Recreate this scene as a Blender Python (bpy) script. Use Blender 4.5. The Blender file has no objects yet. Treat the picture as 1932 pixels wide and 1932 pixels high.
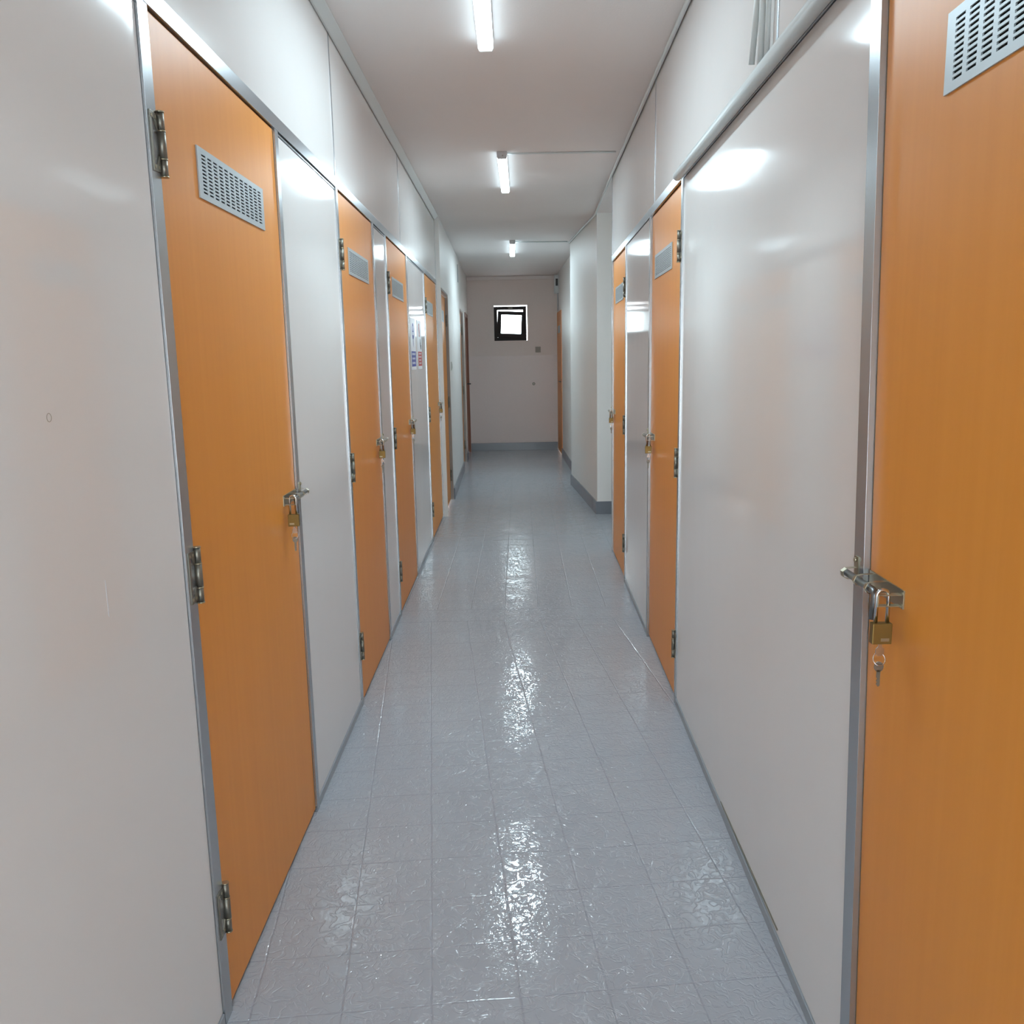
import bpy, bmesh, math, random
from mathutils import Vector, Matrix
random.seed(7)
PI = math.pi
scn = bpy.context.scene
C = scn.collection

# ------------------------------------------------------------------ camera
CAM_F, CAM_P, CAM_R, CAM_Y, CAM_H = 1631.35, 0.17649, -0.01939, -0.0034, 1.41118
def cam_axes():
    cy, sy, cp, sp = math.cos(CAM_Y), math.sin(CAM_Y), math.cos(CAM_P), math.sin(CAM_P)
    f = Vector((sy*cp, cy*cp, -sp)); rt = Vector((cy, -sy, 0)); up = rt.cross(f)
    c, s = math.cos(CAM_R), math.sin(CAM_R)
    return c*rt + s*up, -s*rt + c*up, f
rt, up, fw = cam_axes()
cam_d = bpy.data.cameras.new('camera'); cam = bpy.data.objects.new('camera', cam_d); C.objects.link(cam)
cam.matrix_world = Matrix(((rt.x, up.x, -fw.x, 0), (rt.y, up.y, -fw.y, 0), (rt.z, up.z, -fw.z, CAM_H), (0, 0, 0, 1)))
cam_d.sensor_width = 36; cam_d.lens = CAM_F/1932*36; cam_d.clip_start = 0.02; cam_d.clip_end = 200
scn.camera = cam

# ------------------------------------------------------------------ light, exposure
LAMP_STRENGTH = 84.0
LAMP_COLOR = (0.735, 0.94, 1.035)
SKY_STRENGTH = 9.0
EXPOSURE = 0.55
w = bpy.data.worlds.new('world'); scn.world = w; w.use_nodes = True
bg = w.node_tree.nodes['Background']; bg.inputs[0].default_value = (0.86, 0.95, 1.0, 1); bg.inputs[1].default_value = SKY_STRENGTH
scn.view_settings.view_transform = 'Standard'; scn.view_settings.look = 'None'
scn.view_settings.gamma = 1; scn.view_settings.use_curve_mapping = False
scn.view_settings.exposure = EXPOSURE
try:
    scn.cycles.max_bounces = 14; scn.cycles.diffuse_bounces = 8; scn.cycles.glossy_bounces = 8
    scn.cycles.sample_clamp_indirect = 8
except Exception: pass

# ------------------------------------------------------------------ materials
def s2l(c): return tuple(((v/255+0.055)/1.055)**2.4 if v/255 > 0.04045 else v/255/12.92 for v in c)
class NT:
    def __init__(s, name):
        s.m = bpy.data.materials.new(name); s.m.use_nodes = True; s.t = s.m.node_tree
        s.b = s.t.nodes['Principled BSDF']; s.out = s.t.nodes['Material Output']
    def n(s, typ, **kw):
        o = s.t.nodes.new(typ)
        for k, v in kw.items():
            if k.startswith('i_'): o.inputs[k[2:].replace('_', ' ')].default_value = v
            else: setattr(o, k, v)
        return o
    def l(s, a, b): s.t.links.new(a, b)
    def math(s, op, a, b=None, c=None):
        o = s.t.nodes.new('ShaderNodeMath'); o.operation = op
        for i, v in enumerate((a, b, c)):
            if v is None: continue
            if isinstance(v, (int, float)): o.inputs[i].default_value = v
            else: s.l(v, o.inputs[i])
        return o.outputs[0]
def setp(b, **kw):
    for k, v in kw.items(): b.inputs[k].default_value = v
def simple(name, col, rough=0.5, metal=0.0, bump=0, bscale=200, coat=0, coatr=0.03, var=0.0, spec=0.5, stretch=None):
    N = NT(name); b = N.b
    c = (*s2l(col), 1)
    setp(b, **{'Base Color': c, 'Roughness': rough, 'Metallic': metal, 'Coat Weight': coat, 'Coat Roughness': coatr, 'Specular IOR Level': spec})
    if bump or var:
        tc = N.n('ShaderNodeTexCoord'); vec = tc.outputs['Object']
        if stretch:
            mp = N.n('ShaderNodeMapping'); mp.inputs['Scale'].default_value = stretch; N.l(vec, mp.inputs[0]); vec = mp.outputs[0]
        no = N.n('ShaderNodeTexNoise'); no.inputs['Scale'].default_value = bscale; no.inputs['Detail'].default_value = 4; N.l(vec, no.inputs['Vector'])
        if bump:
            bp = N.n('ShaderNodeBump'); bp.inputs['Strength'].default_value = bump; bp.inputs['Distance'].default_value = 0.002
            N.l(no.outputs[0], bp.inputs['Height']); N.l(bp.outputs[0], b.inputs['Normal'])
        if var:
            mx = N.n('ShaderNodeMix', data_type='RGBA'); N.l(no.outputs[0], mx.inputs[0])
            mx.inputs[6].default_value = tuple(x*(1-var) for x in c[:3])+(1,); mx.inputs[7].default_value = tuple(min(1, x*(1+var)) for x in c[:3])+(1,)
            N.l(mx.outputs[2], b.inputs['Base Color'])
    return N.m
M = {}
def panel_material():
    # white high-gloss laminate board, very slightly wavy, a few hairline scratches
    N = NT('white_laminate'); b = N.b
    setp(b, **{'Base Color': (*s2l((226, 223, 221)), 1), 'Roughness': 0.085, 'Specular IOR Level': 0.5})
    tc = N.n('ShaderNodeTexCoord')
    mp = N.n('ShaderNodeMapping'); mp.inputs['Scale'].default_value = (1, 1.0, 0.55); N.l(tc.outputs['Object'], mp.inputs[0])
    n1 = N.n('ShaderNodeTexNoise'); n1.inputs['Scale'].default_value = 3.2; n1.inputs['Detail'].default_value = 2; N.l(mp.outputs[0], n1.inputs['Vector'])
    b1 = N.n('ShaderNodeBump'); b1.inputs['Strength'].default_value = 0.2; b1.inputs['Distance'].default_value = 0.004; N.l(n1.outputs[0], b1.inputs['Height'])
    n2 = N.n('ShaderNodeTexNoise'); n2.inputs['Scale'].default_value = 260; n2.inputs['Detail'].default_value = 2; N.l(tc.outputs['Object'], n2.inputs['Vector'])
    b2 = N.n('ShaderNodeBump'); b2.inputs['Strength'].default_value = 0.06; b2.inputs['Distance'].default_value = 0.0006; N.l(n2.outputs[0], b2.inputs['Height']); N.l(b1.outputs[0], b2.inputs['Normal'])
    N.l(b2.outputs[0], b.inputs['Normal'])
    return N.m
def door_material():
    N = NT('orange_laminate'); b = N.b
    setp(b, **{'Roughness': 0.38, 'Specular IOR Level': 0.27})
    tc = N.n('ShaderNodeTexCoord')
    mp = N.n('ShaderNodeMapping'); mp.inputs['Scale'].default_value = (30, 30, 0.8); N.l(tc.outputs['Object'], mp.inputs[0])
    n1 = N.n('ShaderNodeTexNoise'); n1.inputs['Scale'].default_value = 1.6; n1.inputs['Detail'].default_value = 5; N.l(mp.outputs[0], n1.inputs['Vector'])
    mx = N.n('ShaderNodeMix', data_type='RGBA'); N.l(n1.outputs[0], mx.inputs[0])
    mx.inputs[6].default_value = (*s2l((218, 139, 52)), 1); mx.inputs[7].default_value = (*s2l((227, 149, 62)), 1)
    N.l(mx.outputs[2], b.inputs['Base Color'])
    b1 = N.n('ShaderNodeBump'); b1.inputs['Strength'].default_value = 0.05; b1.inputs['Distance'].default_value = 0.001
    N.l(n1.outputs[0], b1.inputs['Height']); N.l(b1.outputs[0], b.inputs['Normal'])
    return N.m
def floor_material():
    # old 20 cm tiles under thick glossy grey paint; the grid in front of the cross strip is turned 5 degrees
    N = NT('grey_floor_paint'); b = N.b
    setp(b, **{'Roughness': 0.085, 'Specular IOR Level': 0.5})
    tc = N.n('ShaderNodeTexCoord'); sep = N.n('ShaderNodeSeparateXYZ'); N.l(tc.outputs['Object'], sep.inputs[0])
    x, y = sep.outputs[0], sep.outputs[1]
    def line(u, off, per, wid):
        a = N.math('SUBTRACT', u, off); a = N.math('DIVIDE', a, per); a = N.math('FRACT', N.math('ADD', a, 200.5))
        a = N.math('ABSOLUTE', N.math('SUBTRACT', a, 0.5)); a = N.math('MULTIPLY', a, per)   # distance to the joint
        mr = N.n('ShaderNodeMapRange', interpolation_type='SMOOTHSTEP'); N.l(a, mr.inputs[0])
        mr.inputs[1].default_value = 0.0; mr.inputs[2].default_value = wid; mr.inputs[3].default_value = 1; mr.inputs[4].default_value = 0
        return mr.outputs[0]
    wb = N.n('ShaderNodeTexNoise'); wb.inputs['Scale'].default_value = 9; N.l(tc.outputs['Object'], wb.inputs['Vector'])
    wob = N.math('MULTIPLY', N.math('SUBTRACT', wb.outputs[0], 0.5), 0.006)
    th = math.radians(-5.35)
    un = N.math('ADD', N.math('ADD', N.math('MULTIPLY', x, math.cos(th)), N.math('MULTIPLY', y, -math.sin(th))), wob)
    vn = N.math('ADD', N.math('ADD', N.math('MULTIPLY', x, math.sin(th)), N.math('MULTIPLY', y, math.cos(th))), wob)
    near = N.math('MAXIMUM', line(un, -0.0457, 0.1985, 0.0042), N.math('MULTIPLY', line(vn, 2.091, 0.1905, 0.0036), 0.8))
    th2 = math.radians(0.45)
    uf = N.math('ADD', N.math('ADD', x, N.math('MULTIPLY', y, -math.sin(th2))), wob)
    far = N.math('MAXIMUM', line(uf, -0.107, 0.1935, 0.0042), N.math('MULTIPLY', line(y, 5.144, 0.19, 0.0036), 0.8))
    isfar = N.math('GREATER_THAN', y, 4.78); isnear = N.math('LESS_THAN', y, 4.55)
    fr = N.math('GREATER_THAN', y, 1.60)
    isnear = N.math('MULTIPLY', isnear, fr)
    strip = N.math('MAXIMUM', N.math('MAXIMUM', line(N.math('ADD', y, wob), 4.545, 100, 0.006), line(N.math('ADD', y, wob), 4.76, 100, 0.006)), line(N.math('ADD', y, wob), 12.26, 100, 0.02))
    joints = N.math('MAXIMUM', N.math('MAXIMUM', N.math('MULTIPLY', near, isnear), N.math('MULTIPLY', far, isfar)), strip)
    mx = N.n('ShaderNodeMix', data_type='RGBA'); N.l(joints, mx.inputs[0])
    n0 = N.n('ShaderNodeTexNoise'); n0.inputs['Scale'].default_value = 2.2; n0.inputs['Detail'].default_value = 4; N.l(tc.outputs['Object'], n0.inputs['Vector'])
    mb = N.n('ShaderNodeMix', data_type='RGBA'); N.l(n0.outputs[0], mb.inputs[0])
    mb.inputs[6].default_value = (*s2l((160, 164, 172)), 1); mb.inputs[7].default_value = (*s2l((170, 174, 181)), 1)
    N.l(mb.outputs[2], mx.inputs[6]); mx.inputs[7].default_value = (*s2l((155, 159, 167)), 1)
    N.l(mx.outputs[2], b.inputs['Base Color'])
    # crackled paint skin: ridged noise, stronger in patches
    nA = N.n('ShaderNodeTexNoise'); nA.inputs['Scale'].default_value = 26; nA.inputs['Detail'].default_value = 3; nA.inputs['Distortion'].default_value = 1.2; N.l(tc.outputs['Object'], nA.inputs['Vector'])
    rid = N.math('ABSOLUTE', N.math('SUBTRACT', nA.outputs[0], 0.5))
    rid = N.math('MINIMUM', rid, 0.07)
    nB = N.n('ShaderNodeTexNoise'); nB.inputs['Scale'].default_value = 90; nB.inputs['Detail'].default_value = 2; N.l(tc.outputs['Object'], nB.inputs['Vector'])
    nC = N.n('ShaderNodeTexNoise'); nC.inputs['Scale'].default_value = 7; nC.inputs['Detail'].default_value = 2; N.l(tc.outputs['Object'], nC.inputs['Vector'])
    hgt = N.math('ADD', N.math('MULTIPLY', rid, 0.019), N.math('MULTIPLY', nB.outputs[0], 0.0008))
    hgt = N.math('ADD', hgt, N.math('MULTIPLY', nC.outputs[0], 0.0035))
    hgt = N.math('SUBTRACT', hgt, N.math('MULTIPLY', joints, 0.0015))
    bp = N.n('ShaderNodeBump'); bp.inputs['Strength'].default_value = 0.62; bp.inputs['Distance'].default_value = 1.0
    N.l(hgt, bp.inputs['Height']); N.l(bp.outputs[0], b.inputs['Normal'])
    return N.m
def ceiling_material():
    N = NT('ceiling_paint'); b = N.b
    setp(b, **{'Roughness': 0.7})
    tc = N.n('ShaderNodeTexCoord'); sep = N.n('ShaderNodeSeparateXYZ'); N.l(tc.outputs['Object'], sep.inputs[0])
    n0 = N.n('ShaderNodeTexNoise'); n0.inputs['Scale'].default_value = 1.4; n0.inputs['Detail'].default_value = 5; N.l(tc.outputs['Object'], n0.inputs['Vector'])
    mb = N.n('ShaderNodeMix', data_type='RGBA'); N.l(n0.outputs[0], mb.inputs[0])
    mb.inputs[6].default_value = (*s2l((222, 216, 214)), 1); mb.inputs[7].default_value = (*s2l((230, 225, 223)), 1)
    N.l(mb.outputs[2], b.inputs['Base Color'])
    n1 = N.n('ShaderNodeTexNoise'); n1.inputs['Scale'].default_value = 130; n1.inputs['Detail'].default_value = 3; N.l(tc.outputs['Object'], n1.inputs['Vector'])
    a = N.math('ABSOLUTE', N.math('SUBTRACT', sep.outputs[1], 4.31)); a = N.math('LESS_THAN', a, 0.004)
    h = N.math('SUBTRACT', N.math('MULTIPLY', n1.outputs[0], 0.0011), N.math('MULTIPLY', a, 0.0008))
    bp = N.n('ShaderNodeBump'); bp.inputs['Strength'].default_value = 0.5; bp.inputs['Distance'].default_value = 1.0; N.l(h, bp.inputs['Height']); N.l(bp.outputs[0], b.inputs['Normal'])
    return N.m
def glass_material():
    N = NT('window_glass')
    g = N.n('ShaderNodeBsdfGlossy'); g.inputs['Roughness'].default_value = 0.02
    t = N.n('ShaderNodeBsdfTransparent'); t.inputs[0].default_value = (0.93, 0.98, 0.98, 1)
    fr = N.n('ShaderNodeFresnel'); fr.inputs[0].default_value = 1.45
    mx = N.n('ShaderNodeMixShader'); N.l(fr.outputs[0], mx.inputs[0]); N.l(t.outputs[0], mx.inputs[1]); N.l(g.outputs[0], mx.inputs[2]); N.l(mx.outputs[0], N.out.inputs[0])
    return N.m
def emit_material(name, col, st):
    N = NT(name); setp(N.b, **{'Base Color': (0.9, 0.9, 0.9, 1), 'Roughness': 0.4, 'Emission Color': (*col, 1), 'Emission Strength': st}); return N.m
M['panel'] = panel_material(); M['door'] = door_material(); M['floor'] = floor_material(); M['ceiling'] = ceiling_material()
M['glass'] = glass_material(); M['lamp'] = emit_material('lamp_diffuser', LAMP_COLOR, LAMP_STRENGTH); M['lampside'] = emit_material('lamp_diffuser_side', LAMP_COLOR, LAMP_STRENGTH*0.05)
M['alu'] = simple('brushed_aluminium', (172, 176, 180), 0.27, 0.8, bump=0.05, bscale=60, stretch=(1, 1, 1))
M['base'] = simple('painted_base_rail', (150, 156, 162), 0.35, 0.1, var=0.05, bscale=8)
M['wall'] = simple('wall_plaster', (226, 224, 221), 0.5, bump=0.12, bscale=60, var=0.015)
M['endwall'] = simple('end_wall_plaster', (234, 221, 214), 0.45, bump=0.15, bscale=45, var=0.03)
M['skirt'] = simple('grey_skirting_paint', (118, 122, 130), 0.22, bump=0.08, bscale=30)
M['dark'] = simple('gap_shade', (9, 8, 11), 0.9, spec=0.1)  # near-black colour in place of shade in panel gaps and vent slots
M['vent'] = simple('vent_grey_metal', (176, 184, 188), 0.4, 0.35)
M['steel'] = simple('nickel_steel', (132, 128, 118), 0.42, 0.85, bump=0.04, bscale=300)
M['zinc'] = simple('zinc_plate', (170, 162, 140), 0.3, 0.95)
M['chrome'] = simple('chrome_steel', (205, 205, 205), 0.12, 1.0)
M['rod'] = simple('grey_steel_rod', (120, 122, 124), 0.28, 0.9)
M['brass'] = simple('aged_brass', (128, 104, 56), 0.38, 0.7)
M['pvc'] = simple('white_pvc', (205, 210, 210), 0.35)
M['housing'] = simple('lamp_housing', (190, 188, 190), 0.4)
M['brown'] = simple('brown_window_pvc', (38, 26, 25), 0.5, spec=0.3)
M['brownwood'] = simple('brown_door_wood', (140, 88, 66), 0.45)
M['white'] = simple('sign_white', (222, 226, 232), 0.35)
M['blue'] = simple('sign_blue', (44, 62, 150), 0.4)
M['red'] = simple('sign_red', (168, 36, 42), 0.4)
M['black'] = simple('black_print', (30, 32, 34), 0.5)
M['switch'] = simple('switch_plastic', (196, 196, 190), 0.4)
M['beige'] = simple('beige_plate', (160, 150, 138), 0.45)
M['jamb'] = simple('beige_grey_jamb', (146, 138, 132), 0.5)
M['edge'] = simple('door_edge_band', (176, 96, 40), 0.4)

# ------------------------------------------------------------------ mesh helpers
class MB:
    """collects shapes; sx = -1 mirrors the out-of-wall axis (right-hand wall)"""
    def __init__(s, sx=1): s.bm = bmesh.new(); s.sx = sx; s.mi = 0
    def face(s, vs):
        try: f = s.bm.faces.new(vs); f.material_index = s.mi; return f
        except ValueError: return None
    def v(s, x, y, z): return s.bm.verts.new((x*s.sx, y, z))
    def hexa(s, pts):
        v = [s.v(*p) for p in pts]
        for a in ((0, 1, 2, 3), (7, 6, 5, 4), (0, 4, 5, 1), (1, 5, 6, 2), (2, 6, 7, 3), (3, 7, 4, 0)): s.face([v[i] for i in a])
        return s
    def box(s, x0, x1, y0, y1, z0, z1, shear=0.0):
        a, b = shear*z0, shear*z1
        return s.hexa([(x0, y0+a, z0), (x1, y0+a, z0), (x1, y1+a, z0), (x0, y1+a, z0), (x0, y0+b, z1), (x1, y0+b, z1), (x1, y1+b, z1), (x0, y1+b, z1)])
    def prism(s, poly, x0, x1, axis='x'):
        """poly: (y,z) points extruded along x (or (x,y) along z when axis='z')"""
        def P(a, b, c): return (c, a, b) if axis == 'x' else ((a, b, c) if axis == 'z' else (a, c, b))
        A = [s.v(*P(a, b, x0)) for a, b in poly]; B = [s.v(*P(a, b, x1)) for a, b in poly]; n = len(poly)
        s.face(A); s.face(B[::-1])
        for i in range(n): s.face([A[i], A[(i+1) % n], B[(i+1) % n], B[i]])
        return s
    def tube(s, path, r, n=12, closed=False, caps=True):
        path = [Vector(p) for p in path]; rings = []; N = len(path); prev = None
        for i, p in enumerate(path):
            if closed: d = (path[(i+1) % N]-path[i-1]).normalized()
            else: d = (path[min(i+1, N-1)]-path[max(i-1, 0)]).normalized()
            if prev is None:
                ref = Vector((0, 0, 1)) if abs(d.z) < 0.9 else Vector((1, 0, 0))
                a = d.cross(ref).normalized()
            else:
                a = (prev - d*prev.dot(d)).normalized()
            prev = a; b = d.cross(a); rr = r[i] if isinstance(r, (list, tuple)) else r
            rings.append([s.v(*(p+(a*math.cos(2*PI*k/n)+b*math.sin(2*PI*k/n))*rr)) for k in range(n)])
        for i in range(N if closed else N-1):
            A, B = rings[i], rings[(i+1) % N]
            for k in range(n):
                f = s.face([A[k], A[(k+1) % n], B[(k+1) % n], B[k]])
                if f: f.smooth = True
        if caps and not closed: s.face(rings[0][::-1]); s.face(rings[-1])
        return s
    def cyl(s, p0, p1, r, n=16): return s.tube([p0, p1], r, n)
    def strip(s, poly, ax0, ax1): return s
    def done(s, name, mats, bevel=0, smooth=False):
        bmesh.ops.recalc_face_normals(s.bm, faces=s.bm.faces)
        if bevel:
            es = [e for e in s.bm.edges if len(e.link_faces) == 2 and e.calc_face_angle(0) > 0.9]
            if es: bmesh.ops.bevel(s.bm, geom=es, offset=bevel, segments=2, affect='EDGES', profile=0.6)
        me = bpy.data.meshes.new(name); s.bm.to_mesh(me); s.bm.free()
        for m in (mats if isinstance(mats, (list, tuple)) else [mats]): me.materials.append(m)
        return me
def link(name, me, parent=None, loc=None, rotz=None):
    o = bpy.data.objects.new(name, me); C.objects.link(o)
    if parent is not None: o.parent = parent
    if loc is not None: o.location = loc
    if rotz is not None: o.rotation_euler = (0, 0, rotz)
    return o
def empty(name, loc, rotz=0):
    o = link(name, None, None, loc, rotz); o.empty_display_size = 0.1; return o
def tag(o, label=None, cat=None, group=None, kind=None):
    if label: o['label'] = label
    if cat: o['category'] = cat
    if group: o['group'] = group
    if kind: o['kind'] = kind
    return o
# wall frames: x = X0 + S*y ; sx = +1 when the corridor lies toward +x
class WF:
    def __init__(s, X0, S, sx, dd=-0.006): s.dd = dd; s.X0, s.S, s.sx = X0, S, sx; s.rz = -math.atan(S); s.k = math.cos(s.rz)
    def root(s, y, z=0): return (s.X0+s.S*y, y, z)
LW = WF(-0.6454, 0.0, 1); RW = WF(0.5670, 0.0219, -1, -0.011); LF = WF(-0.5324, -0.0099, 1)
RF = WF(0.8545, -0.0119, -1)
ZH = 2.05; ZB = 2.088; ZC = 2.617

# ------------------------------------------------------------------ floor, ceiling
mb = MB(); mb.box(-1.1, 3.0, -3.3, 13.9, -0.12, 0); tag(link('floor', mb.done('floor', M['floor'])), 'glossy grey painted corridor floor with old tiles showing through', 'floor', kind='structure')
mb = MB(); mb.box(-1.1, 3.0, -3.3, 13.9, ZC, ZC+0.15); tag(link('ceiling', mb.done('ceiling', M['ceiling'])), 'off-white painted concrete ceiling over the corridor', 'ceiling', kind='structure')

# ------------------------------------------------------------------ partition walls
PD, DD = -0.005, -0.012      # panel face and door face, behind the frame face
def partition(wf, root, posts, panels, uppers, y0, y1, shear_post=None, pipe=None):
    P = lambda mbb, nm, mat, bev=0: link(nm, mbb.done(nm, mat, bev), root)
    for i, (a, b, sh) in enumerate(posts):
        m = MB(wf.sx); m.box(-0.045, 0, a, b, 0.0, ZH, sh); P(m, 'frame_post', M['alu'], 0.0003)
    m = MB(wf.sx); m.box(-0.045, 0.001, y0, y1, ZH, ZB); P(m, 'header_rail', M['alu'], 0.0012)
    for a, b, sa, sb in panels:
        m = MB(wf.sx)
        g = 0.002; z0, z1 = 0.032, (ZH-0.012 if wf.sx > 0 else ZH-0.002)
        m.hexa([(PD-0.012, a+g+sa*z0, z0), (PD, a+g+sa*z0, z0), (PD, b-g+sb*z0, z0), (PD-0.012, b-g+sb*z0, z0),
                (PD-0.012, a+g+sa*z1, z1), (PD, a+g+sa*z1, z1), (PD, b-g+sb*z1, z1), (PD-0.012, b-g+sb*z1, z1)])
        P(m, 'wall_panel', M['panel'])
        m = MB(wf.sx); m.box(-0.03, -0.001, a+0.001, b-0.001, 0.0, 0.03); P(m, 'base_rail', M['base'], 0.001)
        if wf.sx < 0: continue
        m = MB(wf.sx); m.box(-0.03, -0.004, a+0.001+sa*2.04, b-0.001+sb*2.04, ZH-0.0085, ZH-0.003); P(m, 'edge_channel', M['alu'])
    for a, b in uppers:
        m = MB(wf.sx); m.box(PD-0.012, PD+0.002, a+0.004, b-0.004, ZB+0.001, ZC-0.002); P(m, 'upper_panel', M['panel'])
        m = MB(wf.sx); m.box(-0.03, -0.001, b-0.006, b+0.006, ZB+0.001, ZC-0.002); P(m, 'seam_strip', M['alu'], 0.001)
wl = MB(1); wl.box(-0.14, -0.05, -3.2, 7.733, 0, ZC); wall_left = link('wall_left', wl.done('wall_left', M['dark']), None, LW.root(0), LW.rz)
tag(wall_left, 'left partition wall of white gloss panels in aluminium frames', 'wall', kind='structure')
partition(LW, wall_left,
    [(1.648, 1.692, 0), (2.542, 2.576, 0), (3.385, 3.418, 0), (4.238, 4.272, 0), (4.652, 4.686, 0), (5.549, 5.583, 0), (6.645, 6.679, 0), (7.700, 7.733, 0), (0.25, 0.285, 0)],
    [(-3.15, 0.25, 0, 0), (0.285, 1.648, 0, 0), (2.576, 3.385, 0, 0), (4.272, 4.652, 0, 0), (5.583, 6.645, 0, 0)],
    [(-3.15, -0.4), (-0.4, 1.48), (1.48, 3.40), (3.40, 5.31), (5.31, 7.72)], -3.15, 7.733)
m = MB(1); m.prism([(0, ZC), (0.034, ZC), (0.034, ZC-0.004), (0.006, ZC-0.03), (0, ZC-0.032)], -3.15, 7.72, axis='y')
link('ceiling_strip', m.done('ceiling_strip', M['pvc']), wall_left)

wr = MB(-1); wr.box(-0.14, -0.05, -3.2, 6.19, 0, ZC); wr.box(-0.049, -0.02, 6.158, 6.19, 0, ZC)
wall_right = link('wall_right', wr.done('wall_right', M['dark']), None, RW.root(0), RW.rz)
tag(wall_right, 'right partition wall of white gloss panels in aluminium frames', 'wall', kind='structure')
SH = 0.055
partition(RW, wall_right,
    [(1.392, 1.437, SH), (3.345, 3.376, 0), (4.224, 4.257, 0), (5.285, 5.317, 0), (6.158, 6.192, 0), (0.50, 0.54, 0)],
    [(-3.15, 0.50, 0, 0), (1.437, 3.345, SH, 0), (4.257, 5.285, 0, 0)],
    [(-3.15, 0.1), (0.1, 2.12), (2.12, 4.10), (4.10, 6.18)], -3.15, 6.192)

# small marks on the boards
m = MB(1); m.prism([(1.3272, 1.018), (1.3292, 1.016), (1.3288, 1.077), (1.3270, 1.077)], PD-0.0005, PD+0.0004)
link('scratch', m.done('scratch', M['white']), wall_left)
m = MB(1); m.tube([(PD+0.0002, 1.216+0.006*math.cos(t_), 1.341+0.006*math.sin(t_)) for t_ in [2*PI*k/18 for k in range(18)]], 0.0005, 6, closed=True)
link('ring_mark', m.done('ring_mark', M['beige']), wall_left)
m = MB(-1); m.prism([(2.50, 0.033), (1.87, 0.044), (1.87, 0.047), (2.50, 0.0355)], PD-0.0005, PD+0.003)
link('loose_strip', m.done('loose_strip', M['steel']), wall_right)
# ------------------------------------------------------------------ hardware meshes (shared)
def me_cache(f):
    d = {}
    def g(*a):
        if a not in d: d[a] = f(*a)
        return d[a]
    return g
@me_cache
def hinge_plate(sx, dd):
    m = MB(sx); h = 0.0525
    # C-shaped frame leaf: outer bar plus two tapered arms
    m.prism([(-0.035, -h), (-0.0275, -h), (-0.0275, h), (-0.035, h)], 0.0, 0.0022)
    m.prism([(-0.0275, h), (-0.002, h-0.002), (-0.002, h-0.030), (-0.005, h-0.030), (-0.018, h-0.013), (-0.0275, h-0.011)][::-1], 0.0, 0.0022)
    m.prism([(-0.0275, -h), (-0.002, -h+0.002), (-0.002, -h+0.030), (-0.005, -h+0.030), (-0.018, -h+0.013), (-0.0275, -h+0.011)], 0.0, 0.0022)
    m.prism([(0.007, -0.030), (0.024, -0.036), (0.024, 0.022), (0.007, 0.027)], dd-0.001, dd+0.0022)
    return m.done('hinge', M['steel'], 0.0005)
@me_cache
def hinge_knuckle(sx):
    m = MB(sx)
    for z0, z1, r in ((-0.056, -0.027, 0.0068), (-0.0255, 0.0225, 0.0074), (0.024, 0.056, 0.0068)):
        m.cyl((0.005, 0.005, z0), (0.005, 0.005, z1), r)
    return m.done('knuckle', M['steel'])
@me_cache
def hinge_bush(sx, dd):
    m = MB(sx)
    for z0, z1 in ((-0.0275, -0.0250), (0.0220, 0.0245), (0.056, 0.0585), (-0.0585, -0.056)): m.cyl((0.005, 0.005, z0), (0.005, 0.005, z1), 0.0078)
    for y, z in ((-0.028, 0.044), (-0.012, 0.044), (-0.028, -0.044), (-0.012, -0.044)): m.cyl((0.0022, y, z), (0.0032, y, z), 0.0032, 10)
    for z in (0.016, -0.006, -0.026): m.cyl((dd+0.002, 0.019, z), (dd+0.003, 0.019, z), 0.003, 10)
    return m.done('screw', M['zinc'])
def vent_mesh(sx, W, H, nc, nr, mx, mz, gy, gz):
    m = MB(sx); T = 0.003
    cw = (W-2*mx-(nc-1)*gy)/nc; rh = (H-2*mz-(nr-1)*gz)/nr
    ys = [0, mx]; zs = [0, mz]
    for i in range(nc): ys += [ys[-1]+cw] + ([ys[-1]+cw+gy] if i < nc-1 else [W])
    for i in range(nr): zs += [zs[-1]+rh] + ([zs[-1]+rh+gz] if i < nr-1 else [H])
    grid = {}
    def vv(i, j, k):
        if (i, j, k) not in grid: grid[(i, j, k)] = m.v(T*k, ys[i]-W/2, zs[j]-H/2)
        return grid[(i, j, k)]
    ny, nz = len(ys)-1, len(zs)-1
    hole = lambda i, j: (i % 2 == 1 and j % 2 == 1) if (0 <= i < ny and 0 <= j < nz) else True
    for i in range(ny):
        for j in range(nz):
            if hole(i, j): continue
            m.face([vv(i, j, 1), vv(i+1, j, 1), vv(i+1, j+1, 1), vv(i, j+1, 1)])
            if hole(i-1, j): m.face([vv(i, j, 0), vv(i, j, 1), vv(i, j+1, 1), vv(i, j+1, 0)])
            if hole(i+1, j): m.face([vv(i+1, j, 0), vv(i+1, j, 1), vv(i+1, j+1, 1), vv(i+1, j+1, 0)])
            if hole(i, j-1): m.face([vv(i, j, 0), vv(i, j, 1), vv(i+1, j, 1), vv(i+1, j, 0)])
            if hole(i, j+1): m.face([vv(i, j+1, 0), vv(i, j+1, 1), vv(i+1, j+1, 1), vv(i+1, j+1, 0)])
    return m.done('vent_grille', M['vent'])
@me_cache
def vent(sx): return vent_mesh(sx, 0.485, 0.105, 12, 11, 0.024, 0.013, 0.0115, 0.0037)
@me_cache
def vent_shade_mesh(sx):
    m = MB(sx); m.box(0.0002, 0.0006, -0.236, 0.236, -0.047, 0.047); return m.done('vent_shade', M['dark'])  # near-black sheet painted as the shade behind the slots
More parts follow.
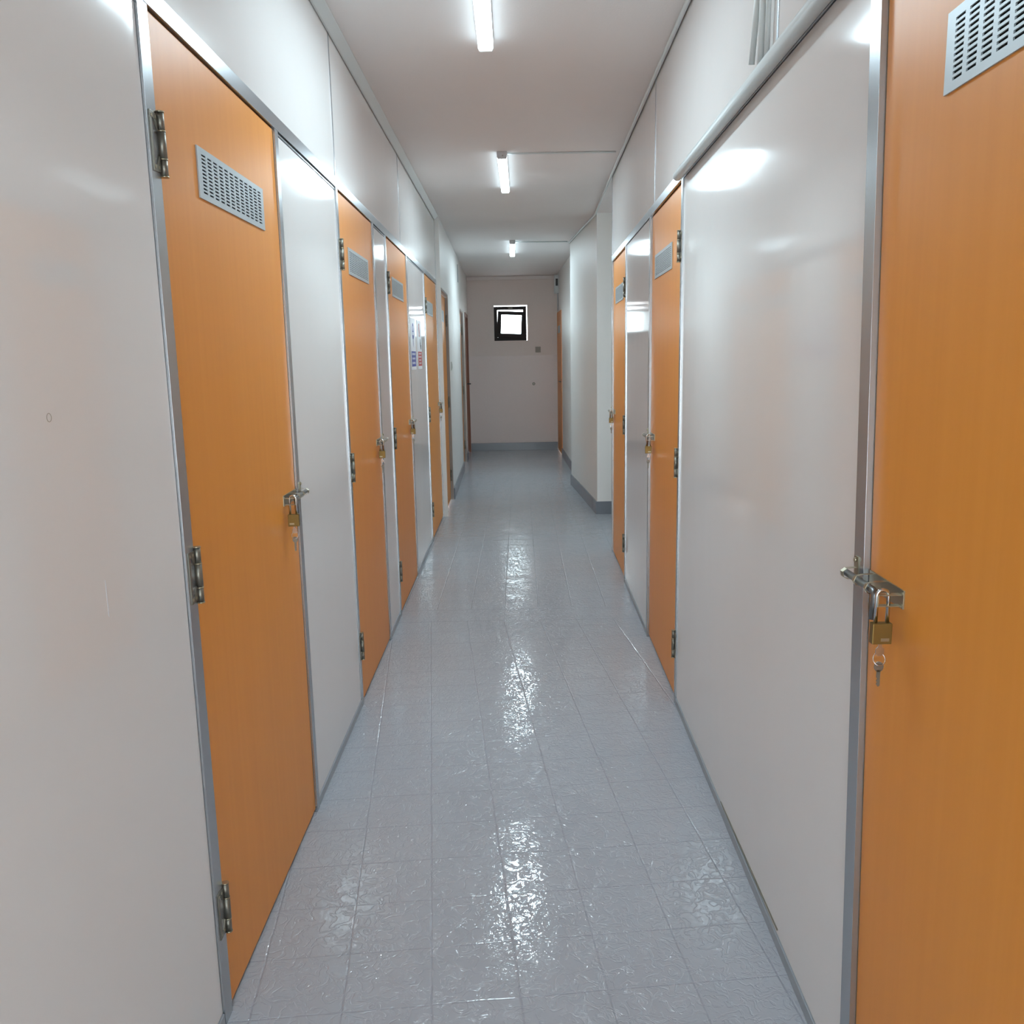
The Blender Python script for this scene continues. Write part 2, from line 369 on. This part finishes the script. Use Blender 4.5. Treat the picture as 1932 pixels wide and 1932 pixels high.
# slide bolt; local y = 0 is the door edge, -y runs into the door, z = 0 is the rod
@me_cache
def bolt_plate(sx, dd):
    m = MB(sx)
    m.box(dd-0.001, dd+0.0022, -0.142, -0.004, -0.016, 0.014)
    for y in (-0.022, -0.072):       # U straps round the rod
        pts = [(-0.010, -0.011), (0.012, -0.0105), (0.0225, -0.007), (0.026, 0), (0.0225, 0.0085), (0.012, 0.011), (-0.010, 0.0115)]
        for a, b in zip(pts, pts[1:]):
            m.hexa([(a[0], y-0.004, a[1]), (b[0], y-0.004, b[1]), (b[0], y+0.004, b[1]), (a[0], y+0.004, a[1]),
                    (a[0]-0.0016, y-0.004, a[1]+0.0001), (b[0]-0.0016, y-0.004, b[1]+0.0001), (b[0]-0.0016, y+0.004, b[1]+0.0001), (a[0]-0.0016, y+0.004, a[1]+0.0001)])
    # staple for the padlock: two thin horizontal lugs joined at the front
    for z in (0.004, -0.014):
        m.box(-0.010, 0.027, -0.134, -0.122, z, z+0.0018)
    m.box(0.0255, 0.027, -0.134, -0.122, -0.014, 0.0058)
    for z in (-0.010, 0.008): m.cyl((dd+0.002, -0.1385, z), (dd+0.0035, -0.1385, z), 0.0026, 10)
    return m.done('slide_bolt', M['zinc'], 0.0003)
@me_cache
def bolt_rod(sx):
    m = MB(sx)
    m.tube([(0.016, 0.042, 0), (0.016, -0.086, 0), (0.017, -0.094, -0.001), (0.019, -0.099, -0.006), (0.020, -0.100, -0.014), (0.021, -0.100, -0.044)], [0.0062]*3+[0.006, 0.0056, 0.005], 14)
    return m.done('bolt_rod', M['rod'])
@me_cache
def bolt_keeper(sx):
    m = MB(sx)
    m.box(0.0, 0.002, 0.022, 0.038, -0.020, 0.030)
    pts = [(0.002, -0.009), (0.018, -0.0095), (0.026, -0.005), (0.027, 0.004), (0.020, 0.0095), (0.002, 0.0105)]
    for a, b in zip(pts, pts[1:]):
        m.hexa([(a[0], 0.024, a[1]), (b[0], 0.024, b[1]), (b[0], 0.036, b[1]), (a[0], 0.036, a[1]), (a[0]-0.0018, 0.024, a[1]), (b[0]-0.0018, 0.024, b[1]), (b[0]-0.0018, 0.036, b[1]), (a[0]-0.0018, 0.036, a[1])])
    m.cyl((0.002, 0.030, 0.024), (0.006, 0.030, 0.024), 0.004, 10)
    return m.done('bolt_keeper', M['zinc'])
@me_cache
def padlock_body(sx):
    m = MB(sx); m.box(-0.0155, 0.0155, -0.007, 0.007, -0.034, 0); return m.done('padlock', M['brass'], 0.0015)
@me_cache
def padlock_shackle(sx):
    m = MB(sx); r = 0.0092; H = 0.044
    pts = [(-r, 0, -0.004), (-r, 0, H)] + [(-r*math.cos(a), 0, H+r*math.sin(a)) for a in [PI*k/10 for k in range(1, 10)]] + [(r, 0, H), (r, 0, -0.004)]
    m.tube(pts, 0.0031, 10); return m.done('shackle', M['chrome'])
@me_cache
def padlock_mark(sx):
    m = MB(sx)
    m.box(-0.011, 0.002, -0.0076, -0.0070, -0.029, -0.024)
    return m.done('stamp', M['zinc'])
def key_poly(m, z, flip=1, r=0.0075, L=0.026, t=0.0011):
    n = 12; pts = []
    for k in range(n+1):
        a = PI/2 - 0.35*PI + 1.7*PI*k/n
    bow = [(r*math.cos(a), z - flip*r + r*math.sin(a)*1.15) for a in [2*PI*k/14 for k in range(14)]]
    m.prism(bow, -t, t, axis='y')
    x = 0.0028; zz = z - flip*2*r
    m.prism([(-x, zz+flip*0.003), (x, zz+flip*0.003), (x, zz-flip*L*0.4), (x*0.5, zz-flip*L*0.5), (x, zz-flip*L*0.62), (x*0.5, zz-flip*L*0.75), (x, zz-flip*L*0.85), (0, zz-flip*L), (-x, zz-flip*L*0.92)], -t, t, axis='y')
@me_cache
def key_in(sx):
    m = MB(sx); m.prism([(-0.0025, -0.034), (0.0025, -0.034), (0.0028, -0.040), (0.0065, -0.044), (0.0065, -0.051), (0.003, -0.055), (-0.003, -0.055), (-0.0065, -0.051), (-0.0065, -0.044), (-0.0028, -0.040)][::-1], -0.001, 0.001, axis='y')
    return m.done('key', M['chrome'], 0)
@me_cache
def key_ring(sx):
    m = MB(sx); m.tube([(0.0095*math.cos(a), 0.004*math.sin(a), -0.061+0.0095*math.sin(a)) for a in [2*PI*k/22 for k in range(22)]], 0.0007, 6, closed=True)
    return m.done('key_ring', M['chrome'])
@me_cache
def key_hang(sx):
    m = MB(sx); key_poly(m, -0.066, 1); return m.done('hanging_key', M['steel'])

def padlock(wf, ye, label, zed=0.004, tilt=0.0):
    x, y, z = wf.root(ye, 1.033)
    # shackle legs pass through the staple; body hangs below
    t = -0.128
    r = empty('padlock', (0, 0, 0), wf.rz)
    off = Vector((wf.sx*0.0175, t, -0.047)); off.rotate(Matrix.Rotation(wf.rz, 3, 'Z'))
    r.location = Vector((x, y, z)) + off
    r.rotation_euler = (0, 0, wf.rz + tilt)
    for nm, f in (('lock_body', padlock_body), ('shackle', padlock_shackle), ('key', key_in), ('key_ring', key_ring), ('hanging_key', key_hang)):
        o = link(nm, f(wf.sx), r)
        if nm == 'lock_body': link('stamp', padlock_mark(wf.sx), o)
    tag(r, label, 'padlock', 'padlocks on the corridor doors')
    return r

def door(n, wf, y0, y1, label, near_hinge=True, hz=(1.812, 0.992, 0.250), vent_c=None, bolt=True, shear_far=0.0, d=None, zt=ZH-0.004, lever=False, zb=0.012):
    rec = 0.0 if d is None else d+0.006
    d = wf.dd if d is None else d
    r = empty('door_%d' % n, wf.root(y0), wf.rz); W = (y1-y0)/wf.k
    m = MB(wf.sx); T = 0.03
    m.hexa([(d-T, 0.003, zb), (d, 0.003, zb), (d, W-0.003+shear_far*zb, zb), (d-T, W-0.003+shear_far*zb, zb),
            (d-T, 0.003, zt), (d, 0.003, zt), (d, W-0.003+shear_far*zt, zt), (d-T, W-0.003+shear_far*zt, zt)])
    leaf = link('door_leaf', m.done('door_leaf', [M['door']], 0.0008), r)
    vc = vent_c if vent_c is not None else 0.5*W
    v = link('vent_grille', vent(wf.sx), r, (wf.sx*(d+0.0002), vc, 1.808)); link('vent_shade', vent_shade_mesh(wf.sx), v)
    yh = 0.0 if near_hinge else W
    for z in hz:
        hx = wf.sx*rec
        h = link('hinge', hinge_plate(wf.sx, wf.dd), r, (hx, yh, z))
        if not near_hinge: h.rotation_euler = (PI, 0, 0)
        link('knuckle', hinge_knuckle(wf.sx), h); link('screw', hinge_bush(wf.sx, wf.dd), h)
    if bolt:
        ze = W if near_hinge else 0
        b = link('slide_bolt', bolt_plate(wf.sx, wf.dd), r, (wf.sx*rec, ze+shear_far*1.03, 1.027))
        link('bolt_rod', bolt_rod(wf.sx), b); link('bolt_keeper', bolt_keeper(wf.sx), b)
    tag(r, label, 'door', kind='structure')
    return r

door(1, LW, 1.692, 2.542, 'nearest orange door in the left partition, vent grille and padlock', vent_c=0.456)
door(2, LW, 3.418, 4.238, 'second orange door along the left partition', vent_c=0.423)
door(3, LW, 4.686, 5.549, 'third orange door on the left, just before the panel with signs', vent_c=0.44)
door(4, LW, 6.679, 7.700, 'fourth orange door on the left, just past the panel with signs', vent_c=0.42)
padlock(LW, 2.542, 'brass padlock with keys on the nearest left orange door')
padlock(LW, 4.238, 'brass padlock with keys on the second left orange door')
padlock(LW, 5.549, 'brass padlock with keys on the left door before the signs')
padlock(LW, 7.700, 'brass padlock with keys on the left door past the signs')
door(5, RW, 0.56, 1.392, 'nearest orange door at right edge, cut by the frame', vent_c=0.4755, shear_far=SH)
door(6, RW, 3.376, 4.224, 'orange door mid right, between two wide white panels', vent_c=0.497)
door(7, RW, 5.317, 6.158, 'farthest orange door in the right partition, at its end', vent_c=0.44)
padlock(RW, 1.392+SH*1.03, 'large near brass padlock with keys on the right-edge orange door')
padlock(RW, 4.224, 'brass padlock with keys on the mid right orange door')
padlock(RW, 6.158, 'brass padlock with keys at the far end of the right partition')

# ------------------------------------------------------------------ far masonry walls
D5 = (7.77, 8.72); D6 = (11.02, 11.92); D7 = (12.40, 13.25)
def solid_wall(wf, segs, name, label, mat):
    m = MB(wf.sx)
    for a, b, z0, z1 in segs: m.box(-0.22, 0, a, b, z0, z1)
    o = link(name, m.done(name, mat), None, wf.root(0), wf.rz); tag(o, label, 'wall', kind='structure'); return o
zt5, zt6, zt7 = 2.03, 2.03, 2.05
solid_wall(LF, [(7.735, D5[0], 0, ZC), (D5[0], D5[1], zt5, ZC), (D5[1], D6[0], 0, ZC), (D6[0], D6[1], zt6, ZC), (D6[1], D7[0], 0, ZC), (D7[0], D7[1], zt7, ZC), (D7[1], 13.42, 0, ZC)],
           'wall_far_left', 'white plastered wall on the left beyond the partition, with recessed doors', M['wall'])
door(8, LF, D5[0]+0.02, D5[1]-0.02, 'recessed orange door in the far left plaster wall, just past partition', near_hinge=False, d=-0.030, bolt=False, hz=(1.78, 0.99, 0.25), zt=zt5-0.03, vent_c=0.42)
door(9, LF, D6[0]+0.02, D6[1]-0.02, 'recessed orange door farther along the left plaster wall', near_hinge=False, d=-0.030, bolt=False, hz=(1.78, 0.99, 0.25), zt=zt6-0.03, vent_c=0.42)
for o, (a, b), zt_ in ((bpy.data.objects['door_8'], D5, zt5), (bpy.data.objects['door_9'], D6, zt6)):
    m = MB(1); W_ = b-a-0.04
    m.box(-0.10, -0.0015, W_+0.001, W_+0.018, 0, zt_-0.001); m.box(-0.10, -0.0015, -0.018, -0.001, 0, zt_-0.001); m.box(-0.10, -0.0015, -0.001, W_+0.001, zt_-0.018, zt_-0.001)
    link('door_frame', m.done('door_frame', M['jamb'], 0.001), o)
# last door on the left: brown frame, lever handle
r = empty('door_10', LF.root(D7[0]), LF.rz); W7 = D7[1]-D7[0]
m = MB(1); m.box(-0.06, -0.02, 0.04, W7-0.04, 0.01, zt7-0.04); link('door_leaf', m.done('door_leaf', M['brownwood'], 0.001), r)
m = MB(1)
for a, b in ((0, 0.05), (W7-0.05, W7)): m.box(-0.08, 0.012, a, b, 0, zt7)
m.box(-0.08, 0.012, 0.05, W7-0.05, zt7-0.05, zt7); link('door_frame', m.done('door_frame', M['brownwood'], 0.002), r)
m = MB(1); m.box(-0.02, -0.014, 0.07, 0.115, 0.93, 1.12); hp = link('handle_plate', m.done('handle_plate', M['steel'], 0.001), r)
m = MB(1); m.tube([(-0.014, 0.092, 1.055), (0.045, 0.092, 1.055), (0.052, 0.10, 1.055), (0.052, 0.19, 1.053)], 0.009, 10); m.cyl((-0.014, 0.092, 0.965), (0.012, 0.092, 0.965), 0.012); link('door_handle', m.done('door_handle', M['black']), hp)
tag(r, 'brown wooden door with lever handle at the far left corner', 'door', kind='structure')

# far right: slanted pillar, alcove, right wall of the far section
m = MB(1); m.prism([(0.748, 7.73), (0.643, 9.62), (0.741, 9.62), (0.741, 9.70), (0.96, 9.70), (3.0, 9.70), (3.0, 7.73)], 0, ZC, axis='z')
pil = link('wall_alcove', m.done('wall_alcove', M['wall'])); tag(pil, 'white plastered pillar and alcove wall beyond the right partition', 'wall', kind='structure')
D8 = (12.45, 13.385)
m = MB(-1); m.box(-0.2, 0, 9.70, D8[0], 0, ZC); m.box(-0.2, 0, D8[0], D8[1], 2.07, ZC); m.box(-0.2, 0, D8[1], 13.42, 0, ZC)
o = link('wall_far_right', m.done('wall_far_right', M['wall']), None, RF.root(0), RF.rz); tag(o, 'white plastered wall on the far right behind the pillar', 'wall', kind='structure')
r = empty('door_11', RF.root(D8[0]), RF.rz); W8 = D8[1]-D8[0]
m = MB(-1); m.box(-0.04, 0.004, 0.01, W8-0.004, 0.012, 2.065); link('door_leaf', m.done('door_leaf', M['door'], 0.001), r)
v = link('vent_grille', vent(-1), r, (-0.0045, 0.47, 1.808)); link('vent_shade', vent_shade_mesh(-1), v)
m = MB(-1); m.box(0.004, 0.008, 0.04, 0.08, 0.95, 1.1); m.tube([(0.008, 0.06, 1.06), (0.03, 0.06, 1.06), (0.034, 0.07, 1.06), (0.034, 0.15, 1.06)], 0.007, 8); link('door_handle', m.done('door_handle', M['steel']), r)
tag(r, 'narrow view of orange door in the far right corner', 'door', kind='structure')

# partition backs and alcove closing walls
m = MB(1); m.box(0.76, 3.0, 6.10, 6.19, 0, ZC); o = link('wall_alcove_near', m.done('wall_alcove_near', M['wall'])); tag(o, 'alcove side wall behind the end of the right partition', 'wall', kind='structure')
m = MB(1); m.box(2.9, 3.05, 6.19, 7.73, 0, 0.9); m.box(2.9, 3.05, 6.19, 7.73, 2.2, ZC); m.box(2.9, 3.05, 6.19, 6.70, 0.9, 2.2); m.box(2.9, 3.05, 7.20, 7.73, 0.9, 2.2)
o = link('wall_alcove_end', m.done('wall_alcove_end', M['wall'])); tag(o, 'end wall of the alcove with an added window opening', 'wall', kind='structure')
m = MB(1); m.box(-1.1, -0.5, -3.3, -3.2, 0, ZC); m.box(0.4, 1.1, -3.3, -3.2, 0, ZC); m.box(-0.5, 0.4, -3.3, -3.2, 2.0, ZC); m.box(-0.5, 0.4, -3.3, -3.2, 0, 0.2); o = link('wall_back', m.done('wall_back', M['wall'])); tag(o, 'wall with an added daylight opening closing the corridor behind the viewer', 'wall', kind='structure')  # opening is added, lets daylight in from behind the camera
r = empty('added_window_2', (2.95, 6.95, 0.9))  # unseen window, added to bring daylight into the alcove
m = MB(1)
for a, b, c, d in ((-0.25, 0.25, 0, 0.05), (-0.25, 0.25, 1.25, 1.3), (-0.25, -0.2, 0.05, 1.25), (0.2, 0.25, 0.05, 1.25)): m.box(-0.03, 0.03, a, b, c, d)
link('window_frame', m.done('window_frame', M['pvc'], 0.002), r)
m = MB(1); m.box(-0.003, 0.003, -0.2, 0.2, 0.05, 1.25); link('glass_pane', m.done('glass_pane', M['glass']), r)
tag(r, 'added white framed window, unseen, lighting the side alcove', 'window', kind='structure')

# end wall with window opening
WX0, WX1, WZ0, WZ1 = -0.262, 0.243, 1.668, 2.192
YE = 13.4
m = MB(1)
m.box(-0.95, WX0, YE, YE+0.22, 0, ZC); m.box(WX1, 0.95, YE, YE+0.22, 0, ZC); m.box(WX0, WX1, YE, YE+0.22, 0, WZ0); m.box(WX0, WX1, YE, YE+0.22, WZ1, ZC)
wall_end = link('wall_end', m.done('wall_end', M['endwall'])); tag(wall_end, 'pinkish beige plastered end wall with the small window', 'wall', kind='structure')
m = MB(1); m.box(-0.66, 0.69, YE-0.004, YE-0.0005, 0.12, 1.442); link('dado_paint', m.done('dado_paint', simple('dado_paint', (229, 215, 210), 0.3, bump=0.12, bscale=40, var=0.03), 0.0015), wall_end)

r = empty('window_1', ((WX0+WX1)/2, YE+0.02, WZ0)); Ww, Wh = WX1-WX0, WZ1-WZ0
m = MB(1); fwid = 0.05; x0, x1, zt = -Ww/2, Ww/2-0.014, Wh-0.016
for a, b, c, d in ((x0, x1, 0, fwid), (x0, x1, zt-fwid, zt), (x0, x0+fwid, fwid, zt-fwid), (x1-fwid, x1, fwid, zt-fwid)): m.box(a, b, 0, 0.06, c, d)
link('window_frame', m.done('window_frame', M['brown'], 0.003), r)
m = MB(1)
sx0, sx1, sz = x0+0.052, x1-0.018, zt-0.118
for a, b, c, d in ((sx0, sx1, 0, 0.062), (sx0, sx1, sz-0.05, sz), (sx0, sx0+0.058, 0.062, sz-0.05), (sx1-0.06, sx1, 0.062, sz-0.05)): m.box(a, b, -0.045, 0.0, c, d)
sash = link('sash', m.done('sash', M['brown'], 0.003), r, (-0.012, -0.005, 0.045)); sash.rotation_euler = (math.radians(7), math.radians(3.0), 0)
m = MB(1); m.box(sx0+0.058, sx1-0.06, -0.026, -0.020, 0.062, sz-0.05); link('glass_pane', m.done('glass_pane', M['glass']), sash)
m = MB(1); m.box(-0.03, 0.03, -0.012, 0, zt-0.03, zt-0.018); link('window_latch', m.done('window_latch', M['steel']), r)
tag(r, 'small dark brown tilted window glowing white in the end wall', 'window', kind='structure')

# skirtings
def skirt(name, label, segs):
    m = MB(1)
    for s in segs: m.prism(s, 0, 0.115, axis='z')
    tag(link(name, m.done(name, M['skirt'], 0.002)), label, 'baseboard', kind='structure')
def wseg(wf, a, b, t=0.012):
    pa = wf.root(a); pb = wf.root(b); s = wf.sx
    return [(pa[0]+s*0.0, a), (pa[0]+s*t, a), (pb[0]+s*t, b), (pb[0]+s*0.0, b)]
skirt('baseboard_left', 'grey painted skirting along the far left plaster wall', [wseg(LF, D5[1], D6[0]), wseg(LF, D6[1], D7[0])])
skirt('baseboard_end', 'grey painted skirting at the foot of the end wall', [[(-0.655, YE-0.015), (-0.655, YE), (0.685, YE), (0.685, YE-0.015)]])
skirt('baseboard_right', 'grey painted skirting round the pillar and alcove on the right', [
    [(0.748, 7.73), (0.643, 9.62), (0.631, 9.62), (0.735, 7.718)], [(0.735, 7.718), (0.748, 7.73), (2.89, 7.73), (2.89, 7.716)]])
skirt('baseboard_far_right', 'grey painted skirting on the far right wall behind the pillar', [wseg(RF, 9.71, D8[0])])

# ------------------------------------------------------------------ ceiling lamps
def lamp(x, y0, y1, label, yaw=0.0):
    L = (y1-y0)/2
    r = empty('batten_lamp', (x, (y0+y1)/2, ZC)); r.rotation_euler = (0, 0, yaw)
    m = MB(1); m.box(-0.030, 0.030, -L, L, -0.012, 0); link('housing', m.done('housing', M['housing'], 0.001), r)
    m = MB(1); m.prism([(-0.029, -0.012), (-0.029, -0.030), (-0.022, -0.041), (0.022, -0.041), (0.029, -0.030), (0.029, -0.012)], -L+0.014, L-0.014, axis='y')
    me = m.done('diffuser', [M['lamp'], M['lampside']])
    for f in me.polygons: f.material_index = 0 if f.normal.z < -0.9 else 1
    link('diffuser', me, r)
    for s in (-1, 1):
        m = MB(1); a, b = sorted((s*L, s*(L-0.014))); m.prism([(-0.0295, -0.012), (-0.0295, -0.031), (-0.023, -0.042), (0.023, -0.042), (0.0295, -0.031), (0.0295, -0.012)], a, b, axis='y')
        e = link('end_cap', m.done('end_cap', M['housing'] if s < 0 else M['lampside']), r)
        if s < 0:
            m = MB(1); m.cyl((0.004, s*L, -0.024), (0.004, s*(L+0.004), -0.024), 0.004, 10); link('screw', m.done('screw', M['chrome']), e)
    tag(r, label, 'ceiling lamp', 'strip lamps on the ceiling')
lamp(-0.079, 2.44, 3.59, 'nearest ceiling strip lamp, cut by the top of the photo')
lamp(-0.031, 5.42, 6.51, 'middle ceiling strip lamp along the corridor', -0.012)
lamp(0.027, 9.36, 10.49, 'farthest ceiling strip lamp, before the end wall')
lamp(-0.12, -1.35, -0.25, 'added strip lamp, out of view on the ceiling behind the viewer')  # added lamp out of view, brightens the near panels

# ------------------------------------------------------------------ conduits
def conduit(label, path, r, n=12, mat='pvc', extra=None):
    m = MB(1); m.tube(path, r, n)
    o = link('cable_conduit', m.done('cable_conduit', M[mat])); tag(o, label, 'conduit'); return o
def RWp(y, d, z): return (RW.X0+RW.S*y-d, y, z)
rc = 0.0085
conduit('thin white conduit along the right edge of the ceiling', [RWp(-3.1, rc+0.001, ZC-rc), RWp(6.2, rc+0.001, ZC-rc), (0.735, 7.73-rc, ZC-rc-0.001), (0.742-rc, 7.8, ZC-rc), (0.640-rc, 9.6, ZC-rc)], rc)
conduit('thin conduit crossing the ceiling to the middle lamp', [(0.645, 5.47, ZC-0.006), (0.32, 5.465, ZC-0.006), (-0.005, 5.45, ZC-0.008)], 0.0055, 8)
conduit('thin conduit crossing the ceiling to the farthest lamp', [(0.612, 9.52, ZC-0.006), (0.30, 9.50, ZC-0.006), (0.056, 9.45, ZC-0.008)], 0.006, 8)
conduit('thick white conduit running along the right header rail', [RWp(-3.1, 0.0195, 2.057), RWp(3.345, 0.0195, 2.057)], 0.0175, 18)
conduit('left of three thin conduits dropping above the thick right conduit', [RWp(2.31, 0.009, 2.116), RWp(2.27, 0.009, 2.24), RWp(2.17, 0.009, 2.60)], 0.0075, 10)
conduit('middle of three thin conduits dropping onto the thick right conduit', [RWp(2.222, 0.009, 2.085), RWp(2.215, 0.009, 2.24), RWp(2.15, 0.009, 2.60)], 0.0075, 10)
conduit('right of three thin conduits dropping onto the thick right conduit', [RWp(2.165, 0.009, 2.085), RWp(2.16, 0.009, 2.24), RWp(2.11, 0.009, 2.60)], 0.006, 10)

# trunking and fuse box at the end wall
m = MB(1); m.box(-0.655, 0.655, YE-0.035, YE-0.001, 2.567, ZC-0.002)
tag(link('cable_trunking', m.done('cable_trunking', simple('trunking_white', (240, 232, 228), 0.4), 0.002)), 'pale trunking along the top of the end wall', 'trunking')
r = empty('fuse_box', RF.root(12.95, 2.33), RF.rz)
m = MB(-1); m.box(0.0005, 0.06, 0, 0.22, 0, 0.255); link('box_body', m.done('box_body', M['pvc'], 0.004), r)
m = MB(-1); m.box(0.014, 0.046, -0.003, 0, 0.10, 0.20); link('meter_window', m.done('meter_window', M['black'], 0.001), r)
tag(r, 'small white meter box high in the far right corner', 'fuse box')
x, y, z = RF.root(12.98)
conduit('grey conduit below the meter box in the far corner', [(x-0.014, y, 2.328), (x-0.014, y, 2.08)], 0.010, 8, 'housing')

# switch, wall plate, round cap
def plate(name, label, cat, loc, rz, w, h, mat, detail):
    r = empty(name, loc, rz); m = MB(1); m.box(-w/2, w/2, -0.009, 0, -h/2, h/2); link('cover_plate', m.done('cover_plate', mat, 0.002), r)
    m = MB(1); m.box(-w*0.28, w*0.28, -0.013, -0.009, -h*0.3, h*0.3); link('rocker' if detail else 'insert', m.done('insert', mat, 0.001), r)
    tag(r, label, cat); return r
x, y, z = LF.root(8.92, 1.34)
plate('light_switch', 'light switch on the far left wall beside the recessed door', 'switch', (x+0.0005, y, z), LF.rz+PI/2, 0.08, 0.085, M['switch'], True)
plate('wall_socket', 'square beige plate on the end wall right of the window', 'socket', (0.398, YE-0.0005, 1.527), 0, 0.082, 0.086, M['beige'], False)
r = empty('door_stop', (0.326, YE-0.004, 1.013)); m = MB(1); m.cyl((0, 0, 0), (0, -0.006, 0), 0.024, 18); link('base_disc', m.done('base_disc', M['steel']), r)
m = MB(1); m.cyl((0, -0.006, 0), (0, -0.03, 0), 0.014, 16); link('stopper', m.done('stopper', M['beige'], 0.002), r); tag(r, 'small round knob low on the end wall', 'door stop')
m = MB(1); x, y, z = LF.root(11.0, 0); m.box(0.0005, 0.006, 0.0, 0.03, 2.32, 2.53)
o = link('cable_cover', m.done('cable_cover', M['skirt'], 0.001), None, LF.root(10.75), LF.rz); tag(o, 'thin dark vertical strip high on the far left wall', 'cable cover')

# ------------------------------------------------------------------ signs on the panel between the third and fourth left doors
def marks(m, rows, y0, y1, z0, z1, d):
    h = (z1-z0)/rows
    for i in range(rows):
        zc = z1-h*(i+0.5); n = random.choice((4, 5, 6)); wtot = (y1-y0)*random.uniform(0.6, 0.9); a = (y0+y1)/2-wtot/2
        for k in range(n): m.box(d, d+0.0003, a+k*wtot/n, a+(k+0.72)*wtot/n, zc-h*0.22, zc+h*0.22)
def disc(m, cy, cz, r, d, t=0.0004, n=28, inner=None):
    if inner is None: m.prism([(cy+r*math.cos(2*PI*k/n), cz+r*math.sin(2*PI*k/n)) for k in range(n)], d, d+t)
    else:
        for k in range(n):
            a, b = 2*PI*k/n, 2*PI*(k+1)/n
            m.prism([(cy+r*math.cos(a), cz+r*math.sin(a)), (cy+r*math.cos(b), cz+r*math.sin(b)), (cy+inner*math.cos(b), cz+inner*math.sin(b)), (cy+inner*math.cos(a), cz+inner*math.sin(a))], d, d+t)
def sign(y0, y1, z0, z1, label, colour, cat='sign'):
    W, H = y1-y0, z1-z0
    r = empty('wall_sign', (LW.X0+PD+0.0005, y0, z0))
    m = MB(1); m.box(0, 0.002, 0, W, 0, H); link('sign_board', m.done('sign_board', M['white'], 0.0003), r)
    m = MB(1); m.box(0.002, 0.0024, 0.015, W-0.012, 0.022, H*0.36); tb = link('text_block', m.done('text_block', M[colour]), r)
    m = MB(1); marks(m, 3 if colour == 'blue' else 4, 0.03, W-0.03, 0.03, H*0.35, 0.0024); link('lettering', m.done('lettering', M['white']), tb)
    m = MB(1)
    if colour == 'blue':
        disc(m, W*0.5, H*0.74, H*0.165, 0.002); m.prism([(W*0.5-0.03, H*0.62), (W*0.5, H*0.43), (W*0.5+0.03, H*0.62)], 0.002, 0.0024)
        sy = link('pictogram', m.done('pictogram', M['blue']), r)
        m = MB(1); disc(m, W*0.5, H*0.80, 0.018, 0.0024); m.box(0.0024, 0.0027, W*0.5-0.03, W*0.5+0.03, H*0.67, H*0.73); m.prism([(W*0.5-0.014, H*0.60), (W*0.5+0.014, H*0.60), (W*0.5, H*0.50)], 0.0024, 0.0027)
        link('symbol', m.done('symbol', M['white']), sy)
    else:
        disc(m, W*0.46, H*0.80, H*0.14, 0.002, inner=H*0.105)
        c, s, q = H*0.12*0.707, H*0.12*0.707, 0.006
        m.prism([(W*0.46-c-q, H*0.80+s-q), (W*0.46-c+q, H*0.80+s+q), (W*0.46+c+q, H*0.80-s+q), (W*0.46+c-q, H*0.80-s-q)][::-1], 0.002, 0.0024)
        sy = link('pictogram', m.done('pictogram', M['red']), r)
        m = MB(1); disc(m, W*0.66, H*0.585, 0.014, 0.002); m.box(0.002, 0.0024, W*0.58, W*0.74, H*0.50, H*0.56); m.prism([(W*0.6, H*0.50), (W*0.86, H*0.50), (W*0.84, H*0.42), (W*0.72, H*0.40)][::-1], 0.002, 0.0024)
        link('symbol', m.done('symbol', M['black']), r)
    tag(r, label, cat, 'notices on the white panel')
sign(5.665, 5.94, 1.345, 1.68, 'blue and white instruction sign on the left gloss panel, nearer one', 'blue')
sign(6.06, 6.33, 1.345, 1.68, 'red and white prohibition sign on the left gloss panel, farther one', 'red')
